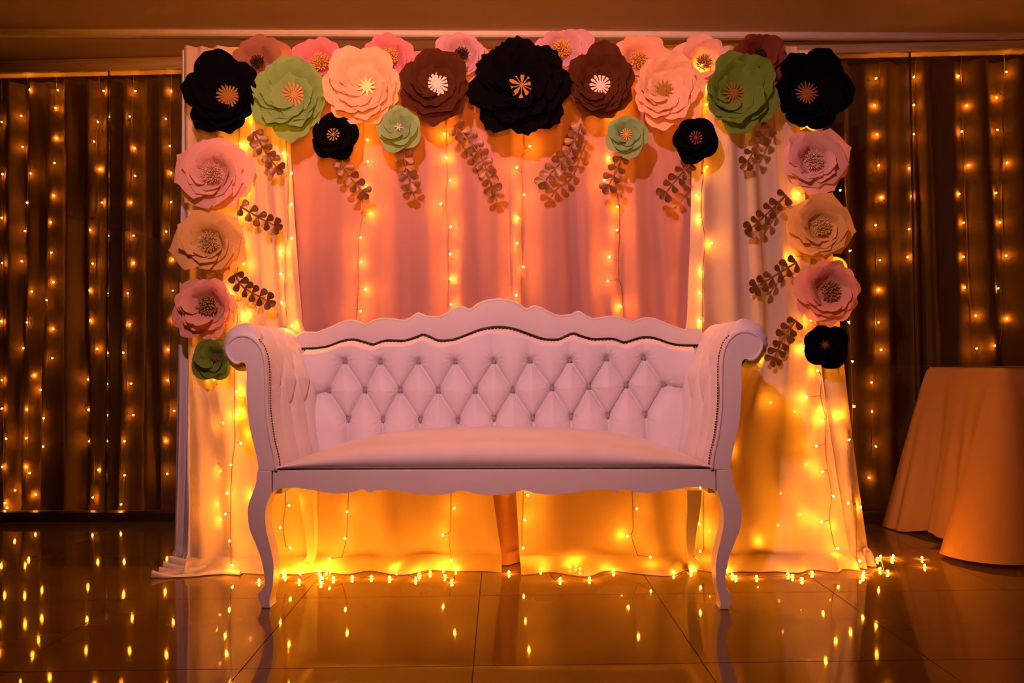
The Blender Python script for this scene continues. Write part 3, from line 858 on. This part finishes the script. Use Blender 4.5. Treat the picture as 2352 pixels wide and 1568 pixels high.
# main row
flower('arch_flower', 'large black paper flower at the top left corner of the arch', 513, 222, 78, 100, 538, 233, YM, 'peony', BLACK, ('ray', 29, M['gold'], 17), 1, turn=0.4)
flower('arch_flower', 'large green paper flower left of the left peach flower', 668, 236, 86, 99, 685, 230, YM, 'peony', GREEN, ('ray', 31, M['gold'], 15), 2, turn=0.0)
flower('arch_flower', 'large peach paper flower in the left half of the arch', 833, 207, 89, 96, 848, 211, YM, 'peony', PEACH, ('star', 24, M['gold'], 10), 3, turn=0.6)
flower('arch_flower', 'chocolate brown paper flower left of the big black flower', 1000, 206, 79, 92, 1008, 206, YM, 'peony', BROWN, ('petal', 27, M['pinkcard'], 14, M['paintedglow']), 4, turn=0.2)
flower('arch_flower', 'biggest black paper flower with toothed petals at the arch centre', 1192, 206, 116, 117, 1197, 212, YM-0.03, 'dahlia', BLACK, ('mixed', 34, M['gold'], 10), 5, turn=0.1)
flower('arch_flower', 'chocolate brown paper flower right of the big black flower', 1377, 193, 77, 89, 1375, 209, YM, 'peony', BROWN, ('petal', 26, M['pinkcard'], 14), 6, turn=0.5)
flower('arch_flower', 'large peach paper flower in the right half of the arch', 1537, 214, 80, 92, 1517, 218, YM, 'peony', PEACH, ('star', 23, M['gold'], 12), 7, turn=0.35)
flower('arch_flower', 'large green paper flower right of the right peach flower', 1700, 214, 83, 98, 1674, 226, YM, 'peony', OLIVE, ('spike', 31, M['gold'], 14), 8, turn=0.75)
flower('arch_flower', 'large black paper flower at the top right corner of the arch', 1862, 208, 91, 95, 1838, 228, YM, 'peony', BLACK, ('spike', 31, M['gold'], 17), 9, turn=0.15)
# small flowers under the row
flower('small_flower', 'small black paper flower under the left peach flower', 771, 316, 53, 55, 769, 314, YN, 'cup', BLACK, ('spoon', 15, M['gold'], 11), 11, turn=0.3)
flower('small_flower', 'small pale green paper flower under the left brown flower', 916, 299, 51, 53, 918, 297, YN, 'cup', MINT, ('star', 11, BRS, 6), 12, turn=0.6)
flower('small_flower', 'small pale green paper flower under the right brown flower', 1438, 315, 50, 49, 1436, 313, YN, 'cup', MINT, ('ray', 15, M['gold'], 13), 13, turn=0.1)
flower('small_flower', 'small black paper flower under the right peach flower', 1596, 325, 54, 53, 1594, 321, YN, 'cup', BLACK, ('spoon', 16, REDS, 12), 14, turn=0.9)
# left column
flower('column_flower', 'pink pointed-petal paper rose below the left black corner flower', 492, 402, 92, 86, 499, 405, YM, 'rose', ROSEP, ('fluffy', 24, PKS), 21, turn=0.25)
flower('column_flower', 'cream yellow paper rose in the left column', 485, 556, 88, 76, 491, 560, YM, 'rose', CREAM, ('fluffy', 23, CRS), 22, turn=0.7)
flower('column_flower', 'salmon paper flower with dark ochre stamens in the left column', 468, 710, 73, 75, 488, 703, YM, 'anemone', SALMON, ('pegs', 24, OCH), 23, turn=0.5)
flower('column_flower', 'small green paper flower beside the left sofa arm', 492, 829, 46, 52, 499, 822, YM, 'cup', OLIVE, ('star', 13, BRS, 8), 24, turn=0.0)
# right column
flower('column_flower', 'coral pink paper rose below the right black corner flower', 1874, 370, 82, 76, 1857, 375, YM, 'rose', ROSEP, ('fluffy', 23, PKS), 31, turn=0.55)
flower('column_flower', 'cream yellow paper rose in the right column', 1881, 521, 80, 78, 1874, 526, YM, 'rose', CREAM, ('fluffy', 22, CRS), 32, turn=0.1)
flower('column_flower', 'salmon paper flower with dark ochre stamens in the right column', 1894, 672, 82, 77, 1892, 670, YM, 'anemone', SALMON, ('pegs', 25, OCH), 33, turn=0.85)
flower('column_flower', 'small black paper flower at the foot of the right column', 1895, 796, 54, 50, 1888, 792, YN, 'cup', BLACK, ('star', 12, REDS, 7), 34, turn=0.4)

# ------------------------------------------------------------------ copper leaf sprigs
nu, nv = 5, 11
vs = []
for j in range(nv):
    t = math.sin(PI/2*j/(nv-1))
    wdt = 0.66*(0.03+t**1.1)*math.sqrt(max(0.0, 1-t**2.4))
    for i in range(nu):
        s = -1+2*i/(nu-1)
        vs.append((wdt*s, t, 0.06*s*s*t+0.03*math.sin(PI*t)))
LEAF = bpy.data.meshes.new('leaf'); LEAF.from_pydata(vs, [], grid_faces(nu, nv)); LEAF.materials.append(M['copper'])
LEAF.polygons.foreach_set('use_smooth', [True]*len(LEAF.polygons))
def sprig(label, pts, Y, seed, size=25):
    rnd = random.Random(seed)
    w = [P(a, b, Y) for a, b in pts]
    root = tag(empty('leaf_sprig', w[0]), label, 'leaf sprig', 'copper leaf sprigs')
    loc = [p-w[0] for p in w]
    path = catmull(loc, 8) if len(loc) > 2 else [loc[0].lerp(loc[1], k/8) for k in range(9)]
    rs = resample(path, 60)
    total = sum((Vector(rs[i+1])-Vector(rs[i])).length for i in range(59))
    bm = bmesh.new(); tube(bm, [tuple(p) for p in rs[::3]], lambda t: 0.0045-0.0015*t, 5)
    bm_obj('stem', bm, M['copper'], root, True)
    step = size*0.92*Y/F
    n = max(3, int(total/step))
    for k in range(n+1):
        i = min(58, int(59*(k+0.15)/(n+0.15)))
        p = Vector(rs[i]); d = (Vector(rs[min(59, i+1)])-Vector(rs[max(0, i-1)])).normalized()
        a0 = math.atan2(d.z, d.x)
        sides = (1, -1) if k < n else (1, -1, 0)
        for s in sides:
            a = a0+s*math.radians(rnd.uniform(52, 72))+(rnd.uniform(-0.1, 0.1))
            L = size*Y/F*rnd.uniform(1.0, 1.15)
            o = link_mesh('leaf', LEAF, root)
            o.location = p+Vector((0, -0.003-0.001*s, 0))
            # leaf length along (cos a, sin a) in the upright plane, facing the room
            o.rotation_euler = (Matrix.Rotation(PI/2, 3, 'X') @ Matrix.Rotation(a-PI/2, 3, 'Z') @ Matrix.Rotation(rnd.uniform(-0.22, 0.30), 3, 'X') @ Matrix.Rotation(rnd.uniform(-0.30, 0.30), 3, 'Y')).to_euler()
            o.scale = (L, L, L)
YL = 2.972
sprig('copper leaf sprig hanging between left black corner and left green flowers', [(582, 303), (608, 345), (636, 385)], YL, 1, 21)
sprig('copper leaf sprig pointing right beside the pink rose of left column', [(552, 474), (596, 500), (632, 518)], YL, 2, 21)
sprig('copper leaf sprig pointing right beside the left salmon flower', [(540, 628), (560, 660), (615, 690)], YL, 3, 21)
sprig('copper leaf sprig hanging under the left small black flower', [(780, 362), (800, 400), (832, 440)], YL, 4, 22)
sprig('copper leaf sprig hanging under the left small pale green flower', [(928, 342), (932, 385), (944, 420)], YL, 5, 22)
sprig('long copper leaf sprig hanging left of the biggest black flower', [(1043, 288), (1080, 325), (1107, 365), (1120, 400), (1132, 432)], YL, 6, 22)
sprig('long copper leaf sprig hanging right of the biggest black flower', [(1335, 285), (1318, 325), (1300, 360), (1270, 392), (1250, 418)], YL, 7, 22)
sprig('copper leaf sprig hanging under the right small pale green flower', [(1428, 360), (1414, 395), (1398, 425)], YL, 8, 22)
sprig('copper leaf sprig hanging under the right small black flower', [(1586, 372), (1562, 402), (1530, 442)], YL, 9, 22)
sprig('copper leaf sprig hanging under the right green flower', [(1770, 290), (1745, 325), (1716, 372)], YL, 10, 22)
sprig('copper leaf sprig pointing left beside the right coral pink rose', [(1806, 448), (1768, 485), (1726, 524)], YL, 11, 22)
sprig('copper leaf sprig pointing left beside the right salmon flower', [(1830, 602), (1785, 630), (1738, 658)], YL, 12, 22)
sprig('pale copper leaf sprig hanging right of the right sofa arm', [(1828, 735), (1800, 775), (1778, 822)], YL, 13, 22)

# ------------------------------------------------------------------ fairy lights
bm = bmesh.new()
ring = [bm.verts.new((math.cos(2*PI*k/6), math.sin(2*PI*k/6), -0.15)) for k in range(6)]
tip, tail = bm.verts.new((0, 0, 1.5)), bm.verts.new((0, 0, -1.2))
for k in range(6):
    bm.faces.new((ring[k], ring[(k+1) % 6], tip)); bm.faces.new((ring[(k+1) % 6], ring[k], tail))
bmesh.ops.recalc_face_normals(bm, faces=bm.faces)
BULB = bpy.data.meshes.new('bulb'); bm.to_mesh(BULB); bm.free(); BULB.materials.append(M['bulb'])
BULB.polygons.foreach_set('use_smooth', [True]*len(BULB.polygons))
def light_string(label, bulbs, anchors, rad, seed, group):
    """bulbs: world points; anchors: world points of the wire"""
    rnd = random.Random(seed)
    root = tag(empty('fairy_light_string', anchors[0]), label, 'string lights', group)
    base = anchors[0]
    bm = bmesh.new()
    path = [p-base for p in anchors]
    if len(path) > 2: path = catmull(path, 4)
    tube(bm, path, 0.0014, 4)
    for b in bulbs:
        q = b-base
        near = min(path, key=lambda p: (Vector(p)-q).length)
        if (Vector(near)-q).length > 0.004: tube(bm, [near, q], 0.0010, 4)
    bm_obj('wire', bm, M['wire'], root)
    for b in bulbs:
        o = link_mesh('bulb', BULB, root)
        o.location = b-base
        o.rotation_euler = (rnd.uniform(-1.2, 1.2), rnd.uniform(-1.2, 1.2), rnd.uniform(0, 6))
        o.scale = (rad, rad, rad)
from mathutils.bvhtree import BVHTree
def tree_of(names):
    vs, fs = [], []
    for o in bpy.data.objects:
        if o.type == 'MESH' and o.name.split('.')[0] in names and o.parent is None:
            m = Matrix.LocRotScale(o.location, o.rotation_euler, o.scale)
            k = len(vs)
            vs += [m @ v.co for v in o.data.vertices]
            fs += [tuple(i+k for i in p.vertices) for p in o.data.polygons]
    return BVHTree.FromPolygons(vs, fs)
T_DRAPE = tree_of(('backdrop_drape', 'sheer_drape'))
T_CURT = tree_of(('window_curtain',))
def on_cloth(tree, a, b, gap, Y):
    d = ray(a, b).normalized()
    hit = tree.ray_cast(CAM, d)
    if hit[0] is None: return P(a, b, Y)
    return hit[0]-d*gap
def hang(label, pxs, wire_x, Y, seed, group, top=None, rad=0.0042, tree=T_DRAPE, gap=(0.022, 0.048)):
    rnd = random.Random(seed)
    def pt(a, b, extra=0.0):
        y = Y(a, b) if callable(Y) else Y
        return on_cloth(tree, a, b, extra, y)
    bl = [pt(a, b, rnd.uniform(*gap)*(1.0 if b < 1000 or tree is T_CURT else 1.7)) for a, b in pxs]
    an = []
    y0 = top if top is not None else pxs[0][1]-40
    an.append(pt(wire_x[0], y0, 0.010))
    for i, (a, b) in enumerate(pxs):
        t = (b-y0)/(pxs[-1][1]-y0)
        x = wire_x[0]+(wire_x[1]-wire_x[0])*t
        an.append(pt(x+(a-x)*0.25, b-4, 0.010))
    light_string(label, bl, an, rad, seed, group)
G1, G2, G3 = 'fairy light strings on the arch', 'fairy light strings at the window', 'fairy light strings on the floor'
def ydr(a, b):      # just in front of the drapes
    t = max(0.0, min(1.0, (b-110)/1150.0))
    return 3.045-0.10*t**1.6
def ysh(a, b):
    t = max(0.0, min(1.0, (b-110)/1150.0))
    return 2.995-0.09*t**1.6+0.035*max(0.0, min(1.0, (360-b)/60.0))
hang('fairy light string down the left sheer drape beside the left column flowers', [(560, 150), (548, 215), (565, 270), (552, 330), (556, 440), (551, 492), (549, 555), (560, 606), (531, 674), (559, 724), (548, 780), (542, 843), (543, 899), (546, 951), (553, 1018), (530, 1067), (521, 1132), (518, 1180), (527, 1242), (534, 1298)], (552, 530), ysh, 1, G1, top=112)
hang('fairy light string left of the sofa back, under the left green flower', [(655, 150), (668, 215), (650, 290), (650, 352), (670, 398), (669, 469), (670, 547), (645, 577), (645, 629), (647, 695), (670, 748), (655, 820), (662, 900), (650, 980), (664, 1060), (664, 1160), (644, 1211), (667, 1258)], (662, 652), lambda a, b: ysh(a, b), 2, G1, top=112)
hang('fairy light string hanging under the left peach flower', [(842, 150), (846, 210), (838, 265), (844, 321), (845, 371), (841, 430), (852, 490), (828, 545), (829, 601), (839, 664), (828, 714), (797, 1175), (793, 1236), (757, 1283)], (842, 795), ydr, 3, G1, top=112)
hang('fairy light string hanging under the left brown flower', [(1020, 150), (1026, 205), (1015, 255), (1021, 307), (1025, 361), (1034, 414), (1012, 468), (1035, 521), (1034, 583), (1034, 640), (1036, 699), (1043, 1167), (1017, 1228), (1037, 1286)], (1022, 1036), ydr, 4, G1, top=112)
hang('fairy light string hanging under the biggest black flower', [(1205, 160), (1195, 220), (1205, 280), (1217, 336), (1187, 385), (1204, 447), (1190, 500), (1188, 558), (1202, 613), (1186, 678), (1212, 1137), (1205, 1194), (1202, 1258)], (1201, 1198), ydr, 5, G1, top=112)
hang('fairy light string hanging under the right small pale green flower', [(1410, 150), (1418, 205), (1405, 260), (1410, 310), (1399, 361), (1388, 414), (1418, 475), (1417, 528), (1399, 590), (1396, 645), (1426, 703), (1463, 1168), (1441, 1231), (1494, 1279)], (1407, 1455), ydr, 6, G1, top=112)
hang('fairy light string hanging under the right small black flower', [(1612, 150), (1625, 200), (1622, 240), (1610, 300), (1624, 383), (1599, 449), (1601, 502), (1634, 558), (1608, 622), (1606, 672), (1605, 736), (1612, 830), (1606, 930), (1612, 1030), (1608, 1120), (1606, 1203), (1608, 1266)], (1613, 1618), lambda a, b: ysh(a, b), 7, G1, top=112)
hang('fairy light string down the right sheer drape under the column flowers', [(1858, 150), (1870, 215), (1860, 290), (1850, 345), (1835, 445), (1822, 590), (1862, 735), (1845, 801), (1878, 851), (1853, 912), (1889, 965), (1875, 1024), (1889, 1083), (1914, 1139), (1887, 1198), (1924, 1259)], (1850, 1915), ysh, 8, G1, top=112)
hang('fairy light string at the outer right edge of the arch', [(1935, 330), (1930, 437), (1950, 500), (1952, 576), (1955, 650), (1950, 740), (1958, 830), (1962, 933), (1950, 1010), (1948, 1155), (1977, 1164), (1975, 1288)], (1942, 1965), lambda a, b: ydr(a, b)+0.0, 9, G1, top=260)
def win_y(a, b):
    x = (a-1149)/F*3.9
    return WY(x)+0.072
wl = [
 ('fairy light string at the left picture edge behind the glass', [(4, 280), (6, 400), (4, 500), (5, 604), (3, 738), (4, 873), (4, 938), (14, 1007), (5, 1072), (11, 1155), (16, 1166)], (4, 8)),
 ('second fairy light string from the left behind the glass', [(68, 206), (49, 266), (52, 337), (70, 398), (62, 465), (57, 530), (50, 600), (73, 669), (62, 740), (54, 799), (80, 862), (62, 940), (60, 1006), (60, 1072), (35, 1126), (82, 1136)], (62, 66)),
 ('third fairy light string from the left behind the glass', [(133, 207), (128, 248), (130, 317), (125, 374), (124, 449), (116, 510), (118, 580), (123, 648), (107, 689), (122, 755), (120, 822), (94, 895), (100, 960), (99, 1025), (68, 1086)], (130, 96)),
 ('fairy light string just left of the left glass pane joint', [(238, 209), (225, 280), (216, 325), (230, 388), (234, 465), (207, 528), (213, 605), (206, 667), (207, 736), (223, 801), (202, 871), (203, 941), (205, 1013), (226, 1079), (213, 1142)], (226, 214)),
 ('fairy light string just right of the left glass pane joint', [(311, 209), (298, 267), (309, 340), (310, 404), (301, 465), (307, 541), (307, 604), (293, 673), (298, 745), (283, 810), (301, 881), (306, 953), (286, 1013), (286, 1091), (278, 1158)], (307, 284)),
 ('fairy light string beside the left column flowers behind the glass', [(393, 209), (381, 273), (390, 335), (393, 397), (393, 464), (382, 532), (396, 596), (397, 667), (399, 735), (386, 803), (385, 873), (400, 943), (381, 1012), (384, 1088)], (394, 388)),
 ('fairy light string right of the right column flowers behind the glass', [(2012, 180), (2009, 242), (2014, 309), (2018, 380), (2024, 453), (2011, 517), (2021, 597), (2018, 666), (2018, 740), (2024, 803), (2002, 878), (2003, 945), (2012, 1025), (1996, 1097)], (2022, 2000)),
 ('short fairy light string just left of the right glass pane joint', [(2099, 177), (2099, 241), (2099, 308), (2088, 386), (2095, 450), (2088, 526), (2085, 590)], (2104, 2086)),
 ('fairy light string above the middle of the clothed table', [(2201, 175), (2220, 243), (2209, 302), (2224, 380), (2203, 445), (2213, 511), (2213, 589), (2216, 660), (2241, 725), (2243, 800)], (2208, 2232)),
 ('rightmost fairy light string behind the glass above the clothed table', [(2312, 165), (2289, 224), (2291, 298), (2313, 374), (2288, 443), (2297, 511), (2311, 587), (2293, 662), (2313, 732), (2285, 794)], (2306, 2300)),
]
for k, (lab, pxs, wx) in enumerate(wl):
    hang(lab, pxs, wx, win_y, 20+k, G2, top=pxs[0][1]-42 if pxs[0][1] < 250 else 175, tree=T_CURT, gap=(0.008, 0.045))
def added_glow_string(label, pts, seed):  # extra bulbs added behind the sheers so the lower cloth glows orange
    an = [Vector((p.x, p.y+0.004, 0.012)) for p in sorted(pts, key=lambda p: p.x)]
    light_string(label, pts, an, 0.0042, seed, G3)
rq = random.Random(77)
def behind(x, z, drop):
    v = (2.05-z)/2.0
    return Vector((x, 3.05-drop*v**1.6+0.040, z))
added_glow_string('added fairy light string lending orange glow behind the left sheer drape', [behind(-1.12+1.06*k/7+rq.uniform(-0.02, 0.02), rq.uniform(0.06, 0.62), 0.06) for k in range(8)]+[behind(rq.uniform(-1.16, -0.82), rq.uniform(0.12, 0.90), 0.06) for k in range(10)], 71)
added_glow_string('added fairy light string lending orange glow behind the right sheer drape', [behind(0.12+1.2*k/7+rq.uniform(-0.02, 0.02), rq.uniform(0.06, 0.60), 0.09) for k in range(8)]+[behind(rq.uniform(0.86, 1.30), rq.uniform(0.12, 0.80), 0.09) for k in range(10)], 72)
def floor_string(label, pxs, seed):
    rnd = random.Random(seed)
    pts = [PF(a, b, 0.008) for a, b in pxs]
    order = sorted(range(len(pts)), key=lambda i: pts[i].x)
    an = []
    for i in order:
        p = pts[i].copy(); p.z = 0.003
        an.append(p+Vector((rnd.uniform(-0.02, 0.02), rnd.uniform(0.0, 0.03), 0)))
    light_string(label, pts, an, 0.0046, seed, G3)
floor_string('tangled fairy light string on the floor near the left front sofa leg', [(595, 1332), (650, 1315), (655, 1321), (691, 1311), (687, 1332), (733, 1310), (736, 1322), (750, 1317), (740, 1328), (737, 1336), (766, 1326), (809, 1324), (853, 1323), (751, 1296), (757, 1305)], 61)
floor_string('tangled fairy light string on the floor under the left sofa half', [(895, 1325), (911, 1308), (955, 1328), (963, 1317), (988, 1313), (1018, 1304), (1022, 1321), (1047, 1306), (1038, 1332)], 62)
floor_string('tangled fairy light string on the floor under the right sofa half', [(1169, 1313), (1242, 1306), (1309, 1302), (1322, 1299), (1332, 1306), (1286, 1329), (1354, 1327), (1409, 1310), (1547, 1315), (1587, 1311)], 63)
floor_string('fairy light string on the floor right of the right front sofa leg', [(1665, 1312), (1682, 1319), (1690, 1323), (1738, 1323), (1810, 1317), (1820, 1321), (1842, 1328), (1865, 1313)], 64)
floor_string('fairy light string trailing on the floor past the right drape hem', [(1982, 1321), (1984, 1314), (2021, 1305), (2039, 1311), (2015, 1282), (2022, 1277), (2049, 1282), (2052, 1276), (2118, 1280), (2124, 1298)], 65)
